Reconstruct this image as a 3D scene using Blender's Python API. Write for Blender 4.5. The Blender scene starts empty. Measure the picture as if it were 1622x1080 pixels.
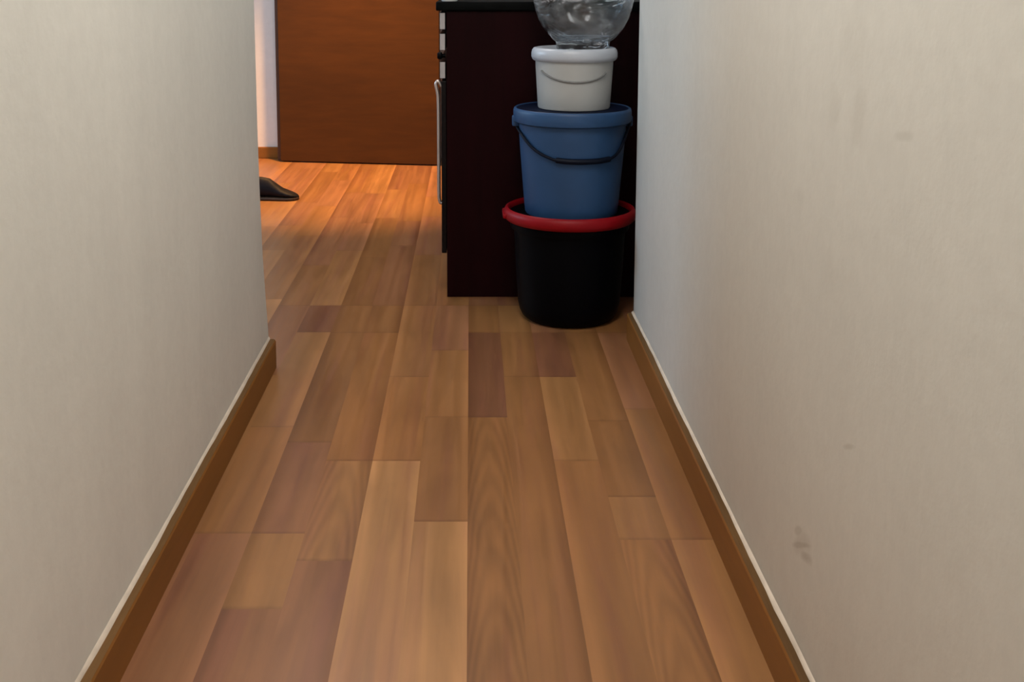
import bpy, bmesh, math, random
from mathutils import Vector
C = bpy.context.scene.collection
S = bpy.context.scene
PI = math.pi

# ------------------------------------------------------------------ camera
W, HH, F = 1622.0, 1080.0, 1750.0
PX, PY = 745.0, 195.39                      # principal point (the photo is an off-centre crop)
cd = bpy.data.cameras.new('camera')
cam = bpy.data.objects.new('camera', cd); C.objects.link(cam)
cam.location = (0, 0, 0.97)
cam.rotation_euler = (PI/2 - math.radians(7.5), 0, 0)
cd.sensor_fit = 'HORIZONTAL'; cd.sensor_width = 36.0
cd.lens = F/W*36.0
cd.shift_x = (W/2 - PX)/W
cd.shift_y = (PY - HH/2)/W
cd.clip_start = 0.05
S.camera = cam

# ------------------------------------------------------------------ world, light, exposure
wd = bpy.data.worlds.new('world'); S.world = wd; wd.use_nodes = True
bg = wd.node_tree.nodes['Background']
bg.inputs[0].default_value = (1.0, 0.95, 0.92, 1); bg.inputs[1].default_value = 1.65
S.view_settings.view_transform = 'Standard'; S.view_settings.look = 'None'
S.view_settings.gamma = 1.0; S.view_settings.use_curve_mapping = False
S.view_settings.exposure = 0.0

def area(name, loc, rot, sx, sy, power, col):
    l = bpy.data.lights.new(name, 'AREA'); l.shape = 'RECTANGLE'; l.size = sx; l.size_y = sy
    l.energy = power; l.color = col
    o = bpy.data.objects.new(name, l); C.objects.link(o); o.location = loc; o.rotation_euler = rot
    return o
# corridor ceiling lamp, daylight through the window of the room to the left, downlight by the door
area('corridor_ceiling_light', (-0.03, 1.35, 2.44), (0, 0, 0), 0.45, 0.9, 24, (1.0, 0.97, 0.935))
area('window_daylight', (-3.12, 4.1, 1.55), (0, -PI/2, 0), 1.1, 1.3, 36, (0.48, 0.75, 1.0))
area('kitchen_fill_light', (-0.55, 3.95, 2.44), (0, 0, 0), 0.5, 0.5, 13, (1.0, 0.93, 0.88))  # unseen fill, added to brighten the kitchen and the middle of the floor
sl = bpy.data.lights.new('door_downlight', 'SPOT'); sl.energy = 620; sl.color = (1.0, 0.52, 0.17)
sl.spot_size = math.radians(58); sl.spot_blend = 0.7; sl.shadow_soft_size = 0.06
so = bpy.data.objects.new('door_downlight', sl); C.objects.link(so); so.location = (-0.62, 5.32, 2.42)

# ------------------------------------------------------------------ node helpers
def new_mat(name):
    m = bpy.data.materials.new(name); m.use_nodes = True
    nt = m.node_tree
    return m, nt, nt.nodes['Principled BSDF']
def N(nt, t, **k):
    n = nt.nodes.new(t)
    for a, b in k.items(): setattr(n, a, b)
    return n
def math_n(nt, op, a, b=None, c=None, clamp=False):
    n = N(nt, 'ShaderNodeMath', operation=op, use_clamp=clamp)
    for i, v in enumerate((a, b, c)):
        if v is None: continue
        if isinstance(v, (int, float)): n.inputs[i].default_value = v
        else: nt.links.new(v, n.inputs[i])
    return n.outputs[0]
def vmath(nt, op, a, b=None):
    n = N(nt, 'ShaderNodeVectorMath', operation=op)
    for i, v in enumerate((a, b)):
        if v is None: continue
        if isinstance(v, tuple): n.inputs[i].default_value = v
        else: nt.links.new(v, n.inputs[i])
    return n.outputs['Value'] if op in ('LENGTH', 'DOT_PRODUCT') else n.outputs[0]
def noise(nt, vec, scale, detail=3, rough=0.5, dist=0.0):
    n = N(nt, 'ShaderNodeTexNoise')
    n.inputs['Scale'].default_value = scale; n.inputs['Detail'].default_value = detail
    n.inputs['Roughness'].default_value = rough; n.inputs['Distortion'].default_value = dist
    nt.links.new(vec, n.inputs['Vector']); return n.outputs['Fac']
def maprange(nt, v, a, b, c, d, smooth=False):
    n = N(nt, 'ShaderNodeMapRange')
    if smooth: n.interpolation_type = 'SMOOTHSTEP'
    nt.links.new(v, n.inputs[0])
    for i, q in enumerate((a, b, c, d)): n.inputs[i+1].default_value = q
    return n.outputs[0]
def mix(nt, fac, a, b, blend='MIX'):
    n = N(nt, 'ShaderNodeMix', data_type='RGBA', blend_type=blend)
    if isinstance(fac, (int, float)): n.inputs[0].default_value = fac
    else: nt.links.new(fac, n.inputs[0])
    for i, v in ((6, a), (7, b)):
        if isinstance(v, tuple): n.inputs[i].default_value = v + (1,) if len(v) == 3 else v
        else: nt.links.new(v, n.inputs[i])
    return n.outputs[2]
def bump(nt, p, h, strength, dist=0.01):
    b = N(nt, 'ShaderNodeBump'); b.inputs['Strength'].default_value = strength
    b.inputs['Distance'].default_value = dist
    nt.links.new(h, b.inputs['Height']); nt.links.new(b.outputs[0], p.inputs['Normal'])
def pos(nt): return N(nt, 'ShaderNodeNewGeometry').outputs['Position']
def objco(nt): return N(nt, 'ShaderNodeTexCoord').outputs['Object']

def plastic(name, col, rough=0.4, var=0.12, scale=9.0, spec=0.5):
    m, nt, p = new_mat(name)
    n = noise(nt, objco(nt), scale, 4)
    f = maprange(nt, n, 0.3, 0.7, 1 - var, 1 + var)
    c = N(nt, 'ShaderNodeCombineColor')
    for i in range(3): nt.links.new(math_n(nt, 'MULTIPLY', f, col[i]), c.inputs[i])
    nt.links.new(c.outputs[0], p.inputs['Base Color'])
    p.inputs['Roughness'].default_value = rough
    p.inputs['Specular IOR Level'].default_value = spec
    return m

def wall_paint(name, base, stains=(), streak=0.012):
    m, nt, p = new_mat(name)
    P = pos(nt)
    cloud = noise(nt, P, 2.3, 4, 0.55)
    st = noise(nt, vmath(nt, 'MULTIPLY', P, (1.0, 9.0, 0.5)), 1.3, 3)
    f = math_n(nt, 'ADD', maprange(nt, cloud, 0.3, 0.7, -0.035, 0.035), maprange(nt, st, 0.3, 0.7, -streak, streak))
    f = math_n(nt, 'ADD', f, 1.0)
    fine = noise(nt, P, 38, 3)
    warp = noise(nt, P, 24, 3)
    tot = None
    for (y, z, ry, rz, k, slope) in stains:      # slope: how the mark slants along the wall
        q0 = vmath(nt, 'SUBTRACT', P, (0, y, z))
        a = vmath(nt, 'DOT_PRODUCT', q0, (0, 1/ry, 0)); b = vmath(nt, 'DOT_PRODUCT', q0, (0, slope/rz, 1/rz))
        l = math_n(nt, 'ADD', math_n(nt, 'SQRT', math_n(nt, 'ADD', math_n(nt, 'MULTIPLY', a, a), math_n(nt, 'MULTIPLY', b, b))), maprange(nt, warp, 0.3, 0.7, -0.28, 0.28))
        q = maprange(nt, l, 0.35, 1.15, k, 0.0, True)
        tot = q if tot is None else math_n(nt, 'MAXIMUM', tot, q)
    col = mix(nt, maprange(nt, fine, 0.35, 0.65, 0.0, 1.0), tuple(c*0.985 for c in base), tuple(min(1, c*1.015) for c in base))
    g = N(nt, 'ShaderNodeCombineColor')
    for i in range(3): nt.links.new(f, g.inputs[i])
    col = mix(nt, 1.0, col, g.outputs[0], 'MULTIPLY')
    if tot is not None: col = mix(nt, tot, col, (0.20, 0.155, 0.085))
    nt.links.new(col, p.inputs['Base Color'])
    p.inputs['Roughness'].default_value = 0.55
    p.inputs['Specular IOR Level'].default_value = 0.35
    bump(nt, p, noise(nt, P, 60, 4), 0.12, 0.004)
    return m

WALL = (0.735, 0.722, 0.668)
M_wr = wall_paint('wall_paint_right', WALL, [
    (1.403, 0.2318, 0.020, 0.007, 0.22, .51), (1.383, 0.2225, 0.044, 0.0065, 0.34, .51), (1.366, 0.2158, 0.026, 0.011, 0.30, .3), (1.380, 0.226, 0.042, 0.018, 0.15, .51),
    (1.226, 0.429, 0.026, 0.005, 0.2, .42), (1.275, 0.90, 0.05, 0.05, 0.05, .1), (1.33, 0.815, 0.030, 0.03, 0.08, .1), (1.245, 0.815, 0.030, 0.045, 0.09, .1),
    (1.115, 0.81, 0.024, 0.006, 0.13, .15), (1.318, 0.606, 0.03, 0.03, 0.05, .2), (1.45, 0.68, 0.02, 0.012, 0.05, .2)])
M_wl = wall_paint('wall_paint_left', WALL, [], 0.022)
M_wb = wall_paint('wall_paint_back', (0.74, 0.69, 0.67), [])
M_ceil = wall_paint('ceiling_paint', (0.75, 0.74, 0.71), [])
M_caulk = plastic('white_caulk', (0.66, 0.56, 0.45), 0.6, 0.12, 22)

def floor_mat():
    m, nt, p = new_mat('wood_laminate')
    tone = N(nt, 'ShaderNodeAttribute', attribute_name='tone').outputs['Color']
    seed = N(nt, 'ShaderNodeAttribute', attribute_name='seed').outputs['Vector']
    uv = N(nt, 'ShaderNodeAttribute', attribute_name='plank').outputs['Vector']
    P = pos(nt)
    Q = vmath(nt, 'ADD', P, vmath(nt, 'MULTIPLY', seed, (7, 23, 5)))
    lines = noise(nt, vmath(nt, 'MULTIPLY', Q, (34, 1.1, 1)), 1.0, 6, 0.6, 0.9)
    big = noise(nt, vmath(nt, 'MULTIPLY', Q, (11, 2.4, 1)), 1.0, 3, 0.5, 0.6)
    # cathedral figure: long rings about a point somewhere along each strip
    su = N(nt, 'ShaderNodeSeparateXYZ'); nt.links.new(uv, su.inputs[0])
    sd = N(nt, 'ShaderNodeSeparateXYZ'); nt.links.new(seed, sd.inputs[0])
    hu = math_n(nt, 'FRACT', math_n(nt, 'MULTIPLY', su.outputs[0], 2.0))
    cu = math_n(nt, 'SUBTRACT', hu, math_n(nt, 'MULTIPLY_ADD', sd.outputs[1], 0.8, 0.1))
    cv = math_n(nt, 'MULTIPLY', math_n(nt, 'SUBTRACT', su.outputs[1], math_n(nt, 'MULTIPLY', sd.outputs[0], 0.5)), 1.9)
    fig = math_n(nt, 'GREATER_THAN', sd.outputs[2], 0.90)
    arch = math_n(nt, 'ADD', math_n(nt, 'MULTIPLY', math_n(nt, 'MULTIPLY', cu, cu), 2.6), math_n(nt, 'MULTIPLY', cv, 0.95))
    ph = math_n(nt, 'ADD', math_n(nt, 'MULTIPLY', arch, fig), math_n(nt, 'MULTIPLY', math_n(nt, 'MULTIPLY', cu, 0.9), math_n(nt, 'SUBTRACT', 1.0, fig)))
    rings = math_n(nt, 'SINE', math_n(nt, 'ADD', math_n(nt, 'MULTIPLY', ph, 24.0), math_n(nt, 'MULTIPLY', big, 9.0)))
    ramp = math_n(nt, 'MULTIPLY', rings, math_n(nt, 'MULTIPLY', math_n(nt, 'POWER', sd.outputs[2], 3.0), 0.085))
    f = math_n(nt, 'ADD', maprange(nt, lines, 0.3, 0.7, -0.11, 0.11), maprange(nt, big, 0.3, 0.7, -0.15, 0.15))
    f = math_n(nt, 'ADD', f, ramp)
    f = math_n(nt, 'ADD', f, 1.0)
    g = N(nt, 'ShaderNodeCombineColor')
    for i in range(3): nt.links.new(f, g.inputs[i])
    col = mix(nt, 1.0, tone, g.outputs[0], 'MULTIPLY')
    # reddish mineral streaks in the veneer
    red = maprange(nt, noise(nt, vmath(nt, 'MULTIPLY', Q, (22, 1.3, 1)), 1.0, 3), 0.47, 0.72, 0, 0.75, True)
    col = mix(nt, red, col, mix(nt, 1.0, col, (0.86, 0.78, 0.98), 'MULTIPLY'))
    # long edges: light and shade of the bevels painted into the colour
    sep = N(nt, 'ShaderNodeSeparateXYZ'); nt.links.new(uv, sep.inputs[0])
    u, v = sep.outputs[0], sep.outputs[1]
    # every plank's colour is graded towards its long edges: lighter or darker, edge by edge
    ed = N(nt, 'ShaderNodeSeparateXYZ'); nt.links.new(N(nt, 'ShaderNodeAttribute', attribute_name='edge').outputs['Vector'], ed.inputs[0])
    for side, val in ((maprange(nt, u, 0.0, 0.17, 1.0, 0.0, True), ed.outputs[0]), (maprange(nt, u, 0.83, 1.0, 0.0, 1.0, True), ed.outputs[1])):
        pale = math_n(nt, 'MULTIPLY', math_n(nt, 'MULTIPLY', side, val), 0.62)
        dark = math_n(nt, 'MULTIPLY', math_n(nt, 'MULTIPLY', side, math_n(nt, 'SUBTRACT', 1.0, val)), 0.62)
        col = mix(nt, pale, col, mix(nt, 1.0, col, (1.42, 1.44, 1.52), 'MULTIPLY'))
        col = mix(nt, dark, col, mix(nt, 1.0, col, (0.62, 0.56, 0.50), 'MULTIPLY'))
    endj = maprange(nt, v, 0.0, 0.012, 0.5, 0.0, True)
    col = mix(nt, endj, col, mix(nt, 1.0, col, (0.58, 0.54, 0.52), 'MULTIPLY'))
    nt.links.new(col, p.inputs['Base Color'])
    nt.links.new(maprange(nt, lines, 0.3, 0.7, 0.30, 0.42), p.inputs['Roughness'])
    p.inputs['Specular IOR Level'].default_value = 0.4
    bump(nt, p, lines, 0.06, 0.003)
    return m
M_floor = floor_mat()

def wood(name, col, axis_scale, rough=0.4, var=0.16, spec=0.45):
    m, nt, p = new_mat(name)
    P = pos(nt)
    a = noise(nt, vmath(nt, 'MULTIPLY', P, axis_scale), 1.0, 5, 0.6, 0.4)
    b = noise(nt, vmath(nt, 'MULTIPLY', P, tuple(q*0.23 for q in axis_scale)), 1.0, 3)
    f = math_n(nt, 'ADD', maprange(nt, a, 0.3, 0.7, -var, var), maprange(nt, b, 0.3, 0.7, 1 - var*0.7, 1 + var*0.7))
    g = N(nt, 'ShaderNodeCombineColor')
    for i in range(3): nt.links.new(math_n(nt, 'MULTIPLY', f, col[i]), g.inputs[i])
    nt.links.new(g.outputs[0], p.inputs['Base Color'])
    p.inputs['Roughness'].default_value = rough; p.inputs['Specular IOR Level'].default_value = spec
    return m
M_base = wood('brown_skirting_wood', (0.225, 0.088, 0.0165), (9, 2.5, 30), 0.45, 0.11, 0.25)
M_ledge = wood('dark_skirting_top', (0.135, 0.070, 0.026), (30, 4, 30), 0.7, 0.2, 0.1)  # top ledge, darker and greyer than the board face
M_door = wood('brown_door_veneer', (0.075, 0.0245, 0.0032), (5, 5, 34), 0.6, 0.14, 0.15)
M_frame = wood('dark_door_frame', (0.085, 0.030, 0.014), (40, 40, 3), 0.45)
M_cab = wood('maroon_melamine', (0.0105, 0.0012, 0.0018), (30, 30, 3), 0.45, 0.2, 0.05)
M_cabdk = wood('blackish_melamine', (0.004, 0.0020, 0.0020), (30, 30, 3), 0.4, 0.2, 0.12)
M_pale = plastic('pale_edge_band', (0.42, 0.385, 0.385), 0.4, 0.1)
M_steel, _nt, _p = new_mat('brushed_steel')
_n = noise(_nt, objco(_nt), 60, 3)
_nt.links.new(maprange(_nt, _n, 0.3, 0.7, 0.28, 0.42), _p.inputs['Roughness'])
_p.inputs['Metallic'].default_value = 0.85; _p.inputs['Base Color'].default_value = (0.60, 0.52, 0.48, 1)
M_top = plastic('black_worktop_laminate', (0.003, 0.0034, 0.0034), 0.5, 0.3, 30, 0.04)
M_black = plastic('black_plastic', (0.0012, 0.0013, 0.0022), 0.5, 0.25, 9, 0.06)
M_red = plastic('red_plastic', (0.25, 0.002, 0.006), 0.45, 0.12, 9, 0.2)
M_blue = plastic('blue_plastic', (0.025, 0.070, 0.168), 0.45, 0.14, 6, 0.3)
M_navy = plastic('navy_plastic', (0.003, 0.006, 0.022), 0.6, 0.15, 9, 0.08)
M_grip = plastic('dark_handle_plastic', (0.002, 0.004, 0.012), 0.5, 0.15, 9, 0.15)
M_white = plastic('white_plastic', (0.42, 0.425, 0.415), 0.42, 0.05, 7)
M_lid = plastic('white_lid_plastic', (0.48, 0.515, 0.575), 0.35, 0.05, 7)
M_wire = plastic('grey_bail', (0.17, 0.17, 0.165), 0.5, 0.1)
M_dish = plastic('white_glaze', (0.80, 0.80, 0.80), 0.2, 0.04)
M_shoe = plastic('dark_shoe_leather', (0.007, 0.006, 0.009), 0.6, 0.3, 30, 0.15)
M_sole = plastic('dark_brown_sole', (0.045, 0.020, 0.008), 0.6, 0.3, 30)

def clear_plastic():
    m, nt, p = new_mat('clear_plastic')
    P = objco(nt)
    p.inputs['Base Color'].default_value = (0.86, 0.90, 0.93, 1)
    p.inputs['Roughness'].default_value = 0.10
    p.inputs['IOR'].default_value = 1.36
    p.inputs['Transmission Weight'].default_value = 1.0
    p.inputs['Specular IOR Level'].default_value = 0.75
    n = noise(nt, vmath(nt, 'MULTIPLY', P, (1, 1, 1.6)), 11, 2, 0.5, 1.0)
    bump(nt, p, n, 0.5, 0.02)
    d = N(nt, 'ShaderNodeBsdfDiffuse'); d.inputs[0].default_value = (0.62, 0.64, 0.66, 1)
    mx = N(nt, 'ShaderNodeMixShader')
    nt.links.new(maprange(nt, n, 0.45, 0.75, 0.0, 0.16), mx.inputs[0])
    nt.links.new(p.outputs[0], mx.inputs[1]); nt.links.new(d.outputs[0], mx.inputs[2])
    nt.links.new(mx.outputs[0], nt.nodes['Material Output'].inputs['Surface'])
    return m
M_clear = clear_plastic()

# ------------------------------------------------------------------ mesh helpers
def obj(name, bm, mat, parent=None, smooth=None):
    bmesh.ops.recalc_face_normals(bm, faces=bm.faces)
    me = bpy.data.meshes.new(name); bm.to_mesh(me); bm.free()
    mats = mat if isinstance(mat, (list, tuple)) else [mat]
    for q in mats: me.materials.append(q)
    o = bpy.data.objects.new(name, me); C.objects.link(o)
    if smooth is not None:
        me.shade_smooth()
        me.set_sharp_from_angle(angle=math.radians(smooth))
    if parent: o.parent = parent
    return o
def struct(name, bm, mat, parent=None, smooth=None):
    o = obj(name, bm, mat, parent, smooth)
    if parent is None: o['kind'] = 'structure'
    return o
def tag(o, label, cat, group=None):
    o['label'] = label; o['category'] = cat
    if group: o['group'] = group
    return o
def thing(name, label, cat, loc=(0, 0, 0), rz=0):
    o = bpy.data.objects.new(name, None); C.objects.link(o)
    o.empty_display_size = 0.1; o.location = loc; o.rotation_euler = (0, 0, rz)
    return tag(o, label, cat)
def box(bm, x0, x1, y0, y1, z0, z1, bev=0.0, seg=2, mi=0):
    vs = [bm.verts.new((x, y, z)) for x in (x0, x1) for y in (y0, y1) for z in (z0, z1)]
    fs = []
    for idx in ((0,1,3,2),(4,6,7,5),(0,4,5,1),(2,3,7,6),(0,2,6,4),(1,5,7,3)):
        f = bm.faces.new([vs[i] for i in idx]); f.material_index = mi; fs.append(f)
    if bev > 0:
        es = {e for f in fs for e in f.edges}
        bmesh.ops.bevel(bm, geom=list(es), offset=bev, segments=seg, profile=0.5, affect='EDGES')
    return bm
def bx(*a, **k): return box(bmesh.new(), *a, **k)
def lathe(bm, prof, n=72, wob=None, closed=False):
    rings = []
    for (r, z) in prof:
        if r < 1e-6: rings.append([bm.verts.new((0, 0, z))]); continue
        ring = []
        for k in range(n):
            a = 2*PI*k/n
            rr = r + (wob(a, z) if wob else 0)
            ring.append(bm.verts.new((rr*math.cos(a), rr*math.sin(a), z)))
        rings.append(ring)
    pairs = list(zip(rings[:-1], rings[1:]))
    if closed: pairs.append((rings[-1], rings[0]))
    for A, B in pairs:
        for k in range(n):
            k2 = (k+1) % n
            if len(A) == 1 and len(B) == 1: break
            if len(A) == 1: bm.faces.new((A[0], B[k], B[k2]))
            elif len(B) == 1: bm.faces.new((A[k], A[k2], B[0]))
            else: bm.faces.new((A[k], A[k2], B[k2], B[k]))
    return bm
def tube(bm, pts, r, n=10):
    pts = [Vector(p) for p in pts]
    # Catmull-Rom smoothing
    q = []
    for i in range(len(pts)-1):
        p0 = pts[max(i-1, 0)]; p1 = pts[i]; p2 = pts[i+1]; p3 = pts[min(i+2, len(pts)-1)]
        for s in range(6):
            t = s/6
            q.append(0.5*((2*p1) + (p2-p0)*t + (2*p0-5*p1+4*p2-p3)*t*t + (3*p1-p0-3*p2+p3)*t**3))
    q.append(pts[-1])
    up = Vector((0.13, 0.21, 0.97)); prev = None
    for i, p in enumerate(q):
        d = (q[min(i+1, len(q)-1)] - q[max(i-1, 0)]).normalized()
        a = d.cross(up).normalized(); b = a.cross(d).normalized(); up = b
        ring = [bm.verts.new(p + r*(math.cos(2*PI*k/n)*a + math.sin(2*PI*k/n)*b)) for k in range(n)]
        if prev:
            for k in range(n): bm.faces.new((prev[k], prev[(k+1) % n], ring[(k+1) % n], ring[k]))
        else: bm.faces.new(ring[::-1])
        prev = ring
    bm.faces.new(prev)
    return bm

# ------------------------------------------------------------------ setting: floor
rnd = random.Random(11)
TONE = {t: tuple(0.82*q for q in c) for t, c in dict(T=(.355, .163, .056), B=(.312, .136, .045), M=(.302, .130, .055), D=(.220, .088, .038),
            L=(.415, .202, .075), O=(.350, .150, .047)).items()}
def build_floor():
    bm = bmesh.new()
    tone = bm.loops.layers.float_color.new('tone'); seed = bm.loops.layers.float_color.new('seed')
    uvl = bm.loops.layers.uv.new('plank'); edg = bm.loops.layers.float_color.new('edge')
    Y0, Y1 = -1.5, 6.0
    edges = [-0.386, -0.198, -0.005, 0.170, 0.350]
    while edges[0] > -3.3: edges.insert(0, edges[0] - 0.187)
    while edges[-1] < 0.62: edges.append(edges[-1] + 0.185)
    k = {round(e, 3): i for i, e in enumerate(edges)}
    i2 = k[-0.386]
    known = {      # (plank, half): strips from near to far, (far end, tone)
        (i2-1, 0): [(1.835, 'M'), (2.62, 'T'), (3.2, 'M')], (i2-1, 1): [(1.835, 'M'), (2.30, 'B'), (2.95, 'T'), (3.2, 'D')],
        (i2, 0): [(1.60, 'M'), (1.835, 'T'), (2.22, 'M'), (2.945, 'B'), (3.2, 'B')], (i2, 1): [(1.743, 'M'), (2.13, 'T'), (2.945, 'O'), (3.2, 'B')],
        (i2+1, 0): [(2.13, 'L'), (2.605, 'O'), (3.2, 'B')], (i2+1, 1): [(1.878, 'L'), (2.354, 'B'), (2.80, 'B'), (3.2, 'M')],
        (i2+2, 0): [(2.354, 'B'), (2.945, 'D'), (3.2, 'B')], (i2+2, 1): [(2.605, 'B'), (2.945, 'B'), (3.2, 'T')],
        (i2+3, 0): [(2.13, 'B'), (2.605, 'T'), (2.945, 'D')], (i2+3, 1): [(1.813, 'B'), (1.973, 'T'), (2.332, 'B'), (2.945, 'B')],
        (i2+4, 0): [(1.813, 'T'), (2.40, 'B'), (2.945, 'M')], (i2+4, 1): [(1.813, 'T'), (2.945, 'B')],
    }
    FIG = {(i2, 1, 1): 1.5, (i2+3, 1, 0): 1.5, (i2+2, 0, 0): 1.5}      # strips with cathedral figure
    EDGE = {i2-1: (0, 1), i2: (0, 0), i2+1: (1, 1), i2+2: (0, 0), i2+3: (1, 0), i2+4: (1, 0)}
    def cell(x0, x1, y0, y1, t, u0, u1, e=(0, 1), fig=None):
        vs = [bm.verts.new((x, y, 0)) for x, y in ((x0, y0), (x1, y0), (x1, y1), (x0, y1))]
        f = bm.faces.new(vs)
        j = 1 + rnd.uniform(-.05, .05)
        c = tuple(q*j for q in TONE[t]) + (1,)
        s = (rnd.random(), rnd.random(), rnd.random()*.8, 1)
        if fig: s = (min(1, fig*2/3), .5, 1.0, 1)
        for l, uv in zip(f.loops, ((u0, 0), (u1, 0), (u1, y1-y0), (u0, y1-y0))):
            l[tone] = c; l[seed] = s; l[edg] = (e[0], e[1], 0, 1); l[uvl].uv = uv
    for i in range(len(edges)-1):
        a, b = edges[i], edges[i+1]; mid = (a+b)/2
        for h, (x0, x1, u0, u1) in enumerate(((a, mid, 0, .5), (mid, b, .5, 1))):
            y = Y0
            for n_, (ye, t) in enumerate(known.get((i, h), [])):
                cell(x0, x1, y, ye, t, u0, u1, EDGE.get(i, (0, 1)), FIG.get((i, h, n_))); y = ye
            while y < Y1:
                ye = min(y + rnd.uniform(.38, .85), Y1)
                if Y1 - ye < .12: ye = Y1
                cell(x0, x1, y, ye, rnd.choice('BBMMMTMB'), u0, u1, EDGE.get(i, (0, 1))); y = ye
    # slab below
    box(bm, edges[0], edges[-1], Y0, Y1, -0.06, -0.002)
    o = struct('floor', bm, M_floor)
    return o
build_floor()

# ------------------------------------------------------------------ setting: walls, ceiling
CH = 2.5
XL, XR = -0.505, 0.441
def wall_left():
    bm = bmesh.new()
    levels = [(0, 2.70), (0.10, 2.688), (0.18, 2.668), (0.30, 2.642), (0.45, 2.626), (0.62, 2.616), (1.0, 2.612), (1.7, 2.612), (CH, 2.612)]
    r = 0.022; rings = []
    for z, ye in levels:
        pts = [(-3.2, -1.5), (XL, -1.5)]
        for s in range(7):
            a = PI/2*s/6
            pts.append((XL - r + r*math.cos(a), ye - r + r*math.sin(a)))
        pts.append((-3.2, ye))
        rings.append([bm.verts.new((x, y, z)) for x, y in pts])
    n = len(rings[0])
    for A, B in zip(rings[:-1], rings[1:]):
        for k in range(n): bm.faces.new((A[k], A[(k+1) % n], B[(k+1) % n], B[k]))
    bm.faces.new(rings[0]); bm.faces.new(rings[-1])
    struct('wall_left', bm, M_wl, smooth=40)
wall_left()
struct('wall_right', bx(XR, 0.72, -1.5, 2.90, 0, CH, bev=0.008, seg=3), M_wr, smooth=40)
struct('wall_kitchen_right', bx(0.562, 0.72, 2.90, 5.93, 0, CH), M_wl)
struct('wall_back', bx(-3.2, 0.72, 5.93, 6.03, 0, CH), M_wb)
def wall_window():      # far left wall of the room beyond, with its window opening
    bm = bmesh.new()
    y0, y1, z0, z1 = 3.4, 4.8, 0.95, 2.15
    box(bm, -3.3, -3.2, 2.5, y0, 0, CH); box(bm, -3.3, -3.2, y1, 6.03, 0, CH)
    box(bm, -3.3, -3.2, y0, y1, 0, z0); box(bm, -3.3, -3.2, y0, y1, z1, CH)
    struct('wall_kitchen_left', bm, M_wb)
    f = bmesh.new()
    for a in ((y0, y0+.05, z0, z1), (y1-.05, y1, z0, z1), (y0, y1, z0, z0+.05), (y0, y1, z1-.05, z1), ((y0+y1)/2-.025, (y0+y1)/2+.025, z0, z1)):
        box(f, -3.27, -3.22, *a)
    struct('window_1', f, M_white)
wall_window()
struct('ceiling', bx(-3.3, 0.72, -1.5, 6.03, CH, CH + 0.08), M_ceil)

def skirting(name, xw, sgn, y0, y1, h=0.074, t=0.018):
    """wood board on the wall plane x = xw; sgn points into the corridor"""
    bm = bmesh.new()
    prof = [(0, 0), (t, 0), (t, h-.006), (t-.002, h-.002), (t-.006, h), (0, h)]
    A = [bm.verts.new((xw + sgn*a, y0, z)) for a, z in prof]; B = [bm.verts.new((xw + sgn*a, y1, z)) for a, z in prof]
    n = len(prof)
    for k in range(n):
        f = bm.faces.new((A[k], A[(k+1) % n], B[(k+1) % n], B[k]))
        if k in (3, 4): f.material_index = 1
    bm.faces.new(A); bm.faces.new(B)
    o = struct(name, bm, [M_base, M_ledge])
    # painter's caulk along the top, slightly uneven as a hand-drawn bead is
    cb = bmesh.new(); prev = None; r2 = random.Random(5 if sgn > 0 else 9); m = 90
    for i in range(m+1):
        y = y0 + (y1-y0)*i/m
        w = .0050 + .0010*math.sin(y*9.1) + r2.uniform(-.0007, .0007)
        hh = .0055 + .001*math.sin(y*5.3+1) + r2.uniform(-.0006, .0006)
        ring = [cb.verts.new((xw + sgn*a, y, h + z)) for a, z in ((0, 0), (w, 0), (w*.72, hh*.6), (0.0005, hh))]
        if prev:
            for k in range(4): cb.faces.new((prev[k], prev[(k+1) % 4], ring[(k+1) % 4], ring[k]))
        else: cb.faces.new(ring[::-1])
        prev = ring
    cb.faces.new(prev)
    c = obj('caulk_bead', cb, M_caulk, o, 60); c['label'] = 'thin white caulk line along the top of the skirting'
    return o
skirting('baseboard_left', XL, 1, -1.5, 2.672)
skirting('baseboard_right', XR, -1, -1.5, 2.892)
bb = bmesh.new(); box(bb, -3.2, -1.032, 5.912, 5.93, 0, 0.062, bev=0.004)
struct('baseboard_back', bb, M_base)

# door in the back wall
d = bpy.data.objects.new('door_1', None); C.objects.link(d); d.location = (-1.005, 5.83, 0); d['kind'] = 'structure'
d['label'] = 'brown wooden door closing the far end of the passage'
fr = bmesh.new()
box(fr, -0.026, -0.001, 0.012, 0.10, 0, 2.07, bev=0.003); box(fr, 0.89, 0.915, 0.012, 0.10, 0, 2.07, bev=0.003)
box(fr, -0.026, 0.915, 0.012, 0.10, 2.045, 2.07, bev=0.003)
obj('door_frame', fr, M_frame, d)
lf = obj('door_leaf', bx(0.002, 0.86, -0.035, 0.004, 0.006, 2.035, bev=0.003), M_door, d)
lf.rotation_euler = (0, 0, math.radians(-8.6))

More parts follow.
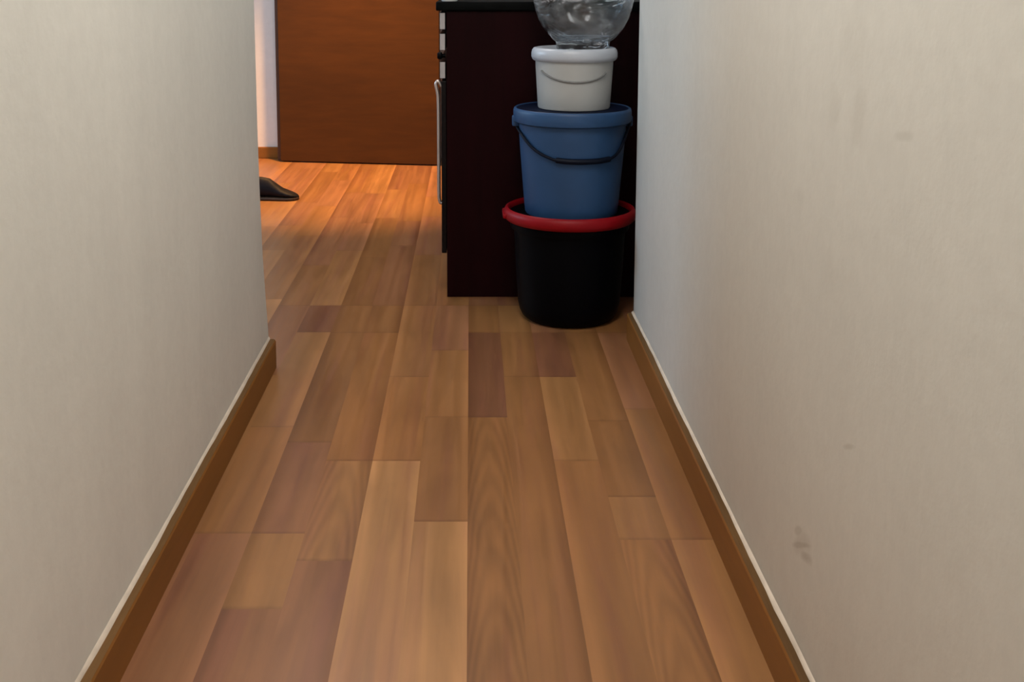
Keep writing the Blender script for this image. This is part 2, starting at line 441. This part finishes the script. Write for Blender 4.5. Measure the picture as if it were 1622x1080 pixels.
# ------------------------------------------------------------------ kitchen cabinet and worktop
YC = 3.29
cab = thing('kitchen_cabinet', 'dark maroon kitchen base cabinet behind the stacked buckets', 'cabinet', (-0.071, YC, 0))
def P_(x): return x + 0.071          # world x -> cabinet x
cb = bmesh.new(); box(cb, 0, 0.625, 0, 0.60, 0, 0.872, bev=0.0015)
obj('carcass', cb, M_cab, cab)
for z0, z1, pale in ((0.818, 0.868, 1), (0.756, 0.806, 1), (0.672, 0.722, 1)):
    b = bmesh.new(); box(b, -0.020, -0.002, 0.003, 0.597, z0, z1, bev=0.002)
    dr = obj('drawer', b, M_cabdk, cab)
    e = bmesh.new(); box(e, -0.0195, -0.0045, 0.0005, 0.0027, z0 + .001, z1 - .001)
    eo = obj('edge_band', e, M_pale, dr); eo['label'] = 'pale edging strip'
kb = bmesh.new(); lathe(kb, [(0, 0), (.006, 0), (.006, .008), (.011, .012), (.011, .02), (.008, .024), (0, .024)], 20)
kn = obj('knob', kb, M_black, cab, 40); kn.rotation_euler = (0, -PI/2, 0); kn.location = (-0.004, 0.016, 0.739)
b = bmesh.new(); box(b, -0.016, -0.001, 0.002, 0.598, 0.137, 0.664, bev=0.002)
dr = obj('door', b, M_cabdk, cab)
h = bmesh.new(); tube(h, [(-.016, .04, .645), (-.026, .04, .660), (-.033, .04, .650), (-.028, .04, .625), (-.0255, .04, .59), (-.025, .04, .45), (-.025, .04, .32), (-.022, .04, .29), (-.016, .04, .285)], .0055, 10)
ho = obj('handle', h, M_steel, dr, 60); ho['label'] = 'long pale bow handle'

wt = bmesh.new(); box(wt, -0.102, 0.556, YC - 0.012, 5.2, 0.8735, 0.9005, bev=0.004, seg=3)
tag(obj('worktop', wt, M_top, None, 40), 'glossy black worktop running along the right kitchen wall', 'worktop')

ds = bmesh.new()
lathe(ds, [(0, .001), (.020, .001), (.022, 0), (.0245, .003), (.027, .012), (.0295, .035), (.0315, .066), (.033, .078), (.0325, .0795), (.031, .078), (.029, .06), (.0265, .02), (.022, .006), (0, .005)], 48)
o = obj('cup', ds, M_dish, None, 50); o.location = (-0.062, YC + 0.022, 0.9006)
tag(o, 'small white cup at the front left corner of the black worktop', 'cup')

# ------------------------------------------------------------------ the stack in the corner
YS = 3.10
tub = thing('storage_tub', 'black plastic tub with red rim at the bottom of the bucket stack', 'tub', (0.284, YS, 0))
tb = bmesh.new()
lathe(tb, [(0, .004), (.108, .004), (.114, 0), (.124, .003), (.134, .011), (.1415, .026), (.1465, .05), (.153, .15), (.158, .25), (.160, .262), (.168, .264),
           (.170, .270), (.170, .284), (.166, .286), (.155, .284), (.147, .16), (.134, .03), (.12, .012), (0, .012)], 80)
obj('body', tb, M_black, tub, 40)
tr = bmesh.new()
lathe(tr, [(.171, .300), (.172, .316), (.1745, .3215), (.178, .3235), (.184, .3205), (.1885, .312), (.1885, .300), (.186, .293), (.181, .2885), (.176, .2885)], 80, None, True)
ro = obj('rim', tr, M_red, tub, 40); ro['label'] = 'red rim'
tl = bmesh.new()
lathe(tl, [(0, .3060), (.160, .3060), (.168, .3085), (.1708, .3085), (.1708, .299), (.150, .2985), (0, .2985)], 80)
obj('lid', tl, M_black, tub, 40)
for s in (-1, 1):
    g = bmesh.new(); box(g, s*.186-.006, s*.186+.006, -.045, .045, .296, .310, bev=.004)
    o = obj('rim_clip', g, M_red, tub, 40)

blue = thing('bucket', 'blue plastic bucket with dark handle standing on the red-rimmed black tub', 'bucket', (0.288, YS, 0.3066))
bb_ = bmesh.new()
def z_(v): return v - 0.3066
lathe(bb_, [(0, z_(.3086)), (.118, z_(.3086)), (.122, 0), (.129, z_(.308)), (.1315, z_(.313)), (.1345, z_(.34)), (.1475, z_(.50)), (.1505, z_(.545)), (.1515, z_(.566)),
            (.158, z_(.567)), (.1645, z_(.571)), (.1665, z_(.579)), (.1665, z_(.600)), (.1645, z_(.6065)), (.161, z_(.609)), (.158, z_(.6075)), (.157, z_(.600)), (.153, z_(.590)),
            (.1365, z_(.52)), (.127, z_(.33)), (.12, z_(.314)), (0, z_(.314))], 80)
obj('body', bb_, M_blue, blue, 40)
bl = bmesh.new()
lathe(bl, [(0, z_(.606)), (.143, z_(.606)), (.148, z_(.6075)), (.155, z_(.6075)), (.1565, z_(.606)), (.1562, z_(.600)), (.150, z_(.598)), (0, z_(.598))], 72)
lo = obj('lid', bl, M_navy, blue, 40); lo['label'] = 'flat dark navy lid inside the rim'
def front(dx, z, R0, R1, z0, z1, gap):       # point just outside the bucket's front
    R = R0 + (R1 - R0)*(z - z0)/(z1 - z0) + gap
    return (dx, -math.sqrt(max(R*R - dx*dx, 0)), z)
pts = []
for dx, z in ((-.1665, .568), (-.158, .556), (-.143, .535), (-.125, .514), (-.103, .497), (-.075, .485), (-.048, .479), (0.03, .4775), (.085, .478), (.115, .490), (.134, .515), (.150, .545), (.1665, .568)):
    pts.append(front(dx, z_(z), .131, .1515, z_(.313), z_(.566), .006))
pts[0] = (-.1665, -.004, z_(.574)); pts[-1] = (.1665, -.004, z_(.574))
hb = bmesh.new(); tube(hb, pts, .0042, 10)
ho = obj('handle', hb, M_grip, blue, 60)
gp = [front(dx, z_(z), .131, .1515, z_(.313), z_(.566), .0075) for dx, z in ((-.055, .4795), (-.02, .477), (.02, .4765), (.06, .477), (.092, .4795))]
gb = bmesh.new(); tube(gb, gp, .0078, 12)
obj('grip', gb, M_grip, ho, 60)
for s in (-1, 1):
    e = bmesh.new(); box(e, s*.160-.010, s*.160+.010, -.013, .013, z_(.555), z_(.585), bev=.004)
    obj('handle_lug', e, M_blue, blue, 40)

wh = thing('bucket', 'white lidded bucket standing on the blue bucket', 'bucket', (0.292, YS, 0.6066))
def w_(v): return v - 0.6066
wb = bmesh.new()
lathe(wb, [(0, w_(.6086)), (.092, w_(.6086)), (.095, 0), (.1, w_(.6082)), (.1015, w_(.612)), (.1045, w_(.66)), (.1085, w_(.725)), (.109, w_(.742)), (.106, w_(.744)),
           (.104, w_(.72)), (.097, w_(.62)), (.09, w_(.615)), (0, w_(.615))], 72)
obj('body', wb, M_white, wh, 40)
wl = bmesh.new()
lathe(wl, [(0, w_(.7700)), (.096, w_(.7700)), (.102, w_(.7745)), (.108, w_(.7775)), (.114, w_(.7760)), (.1185, w_(.7705)), (.1205, w_(.762)), (.1205, w_(.752)), (.118, w_(.7455)), (.1135, w_(.7415)),
           (.1105, w_(.7415)), (.1105, w_(.756)), (0, w_(.762))], 72)
obj('lid', wl, M_lid, wh, 40)
pts = []
for dx, z in ((-.0955, .716), (-.088, .709), (-.072, .700), (-.05, .6925), (-.025, .6885), (.0, .6875), (.03, .690), (.056, .6965), (.073, .705), (.080, .712)):
    pts.append(front(dx, w_(z), .1015, .109, w_(.612), w_(.742), .0022))
hb = bmesh.new(); tube(hb, pts, .0026, 8)
ho = obj('handle', hb, M_wire, wh, 60); ho['label'] = 'thin grey bail'

# clear tub/bowl on top
cl = thing('plastic_bowl', 'large clear plastic bowl on the white bucket at the top of the stack', 'bowl', (0.315, YS, 0.7716))
r3 = random.Random(4)
ph = [(r3.uniform(0, 6.28), r3.choice((5, 7, 9, 11, 13)), r3.uniform(.0012, .0028)) for _ in range(5)]
def wob(a, z):
    k = min(1.0, max(0.15, (z-.01)/.06))
    return k*sum(A*math.sin(n*a + p + z*9) for p, n, A in ph)*.55
vis = bmesh.new()
out = [(0, .002), (.066, .002), (.070, 0), (.0735, .002), (.0745, .012), (.076, .022), (.087, .030), (.1005, .045), (.113, .063), (.124, .085), (.132, .110), (.138, .138), (.142, .17), (.144, .21), (.146, .24), (.152, .243), (.153, .247), (.150, .2485)]
inn = [(r - .0024, z) for r, z in ((.1455, .2465), (.144, .21), (.142, .17), (.138, .138), (.132, .111), (.124, .086), (.113, .065), (.1005, .048), (.087, .034), (.074, .029), (.05, .0285))] + [(0, .0285)]
lathe(vis, out + inn, 96, wob)
obj('body', vis, M_clear, cl, 60)
fb = bmesh.new()
lathe(fb, [(.062, .0288), (.064, .0300), (.069, .0312), (.071, .0305), (.0705, .0293), (.066, .0286)], 64, None, True)
o = obj('foot_ring', fb, M_clear, cl, 60)

# ------------------------------------------------------------------ shoe by the end of the left wall
shoe = thing('shoe', 'dark shoe on the floor poking out past the left wall', 'shoe', (-0.90, 4.80, 0), math.radians(-4))
def shoe_mesh(bm, sole):
    # stations from heel (-x) to toe (+x): x, half width, y centre, top height
    st = [(-.128, .012, 0, .070), (-.122, .026, 0, .094), (-.10, .034, 0, .102), (-.06, .036, 0, .103), (-.02, .036, .001, .100), (.012, .036, .002, .094),
          (.04, .039, .003, .072), (.068, .043, .004, .050), (.095, .044, .004, .038), (.118, .038, .003, .029), (.134, .026, .001, .022), (.143, .010, 0, .016)]
    rings = []; n = 16
    for x, w, yc, h in st:
        ring = []
        for k in range(n):
            a = 2*PI*k/n
            if sole:
                ww = w + .004
                ca, sa = math.cos(a), math.sin(a)
                y = yc + ww*math.copysign(abs(ca)**.5, ca); z = .007 + .007*math.copysign(abs(sa)**.4, sa)
            else:
                ca, sa = math.cos(a), math.sin(a)
                z = .0125 + (h-.0125)*(0.5 + 0.5*math.copysign(abs(sa)**.8, sa))
                nar = 1 - .45*max(0, (z-.03)/.08)
                y = yc + w*nar*math.copysign(abs(ca)**.75, ca)
            ring.append(bm.verts.new((x, y, z)))
        rings.append(ring)
    for A, B in zip(rings[:-1], rings[1:]):
        for k in range(n): bm.faces.new((A[k], A[(k+1) % n], B[(k+1) % n], B[k]))
    bm.faces.new(rings[0]); bm.faces.new(rings[-1])
    return bm
obj('upper', shoe_mesh(bmesh.new(), False), M_shoe, shoe, 60)
so_ = obj('sole', shoe_mesh(bmesh.new(), True), M_sole, shoe, 60); so_['label'] = 'dark brown sole'
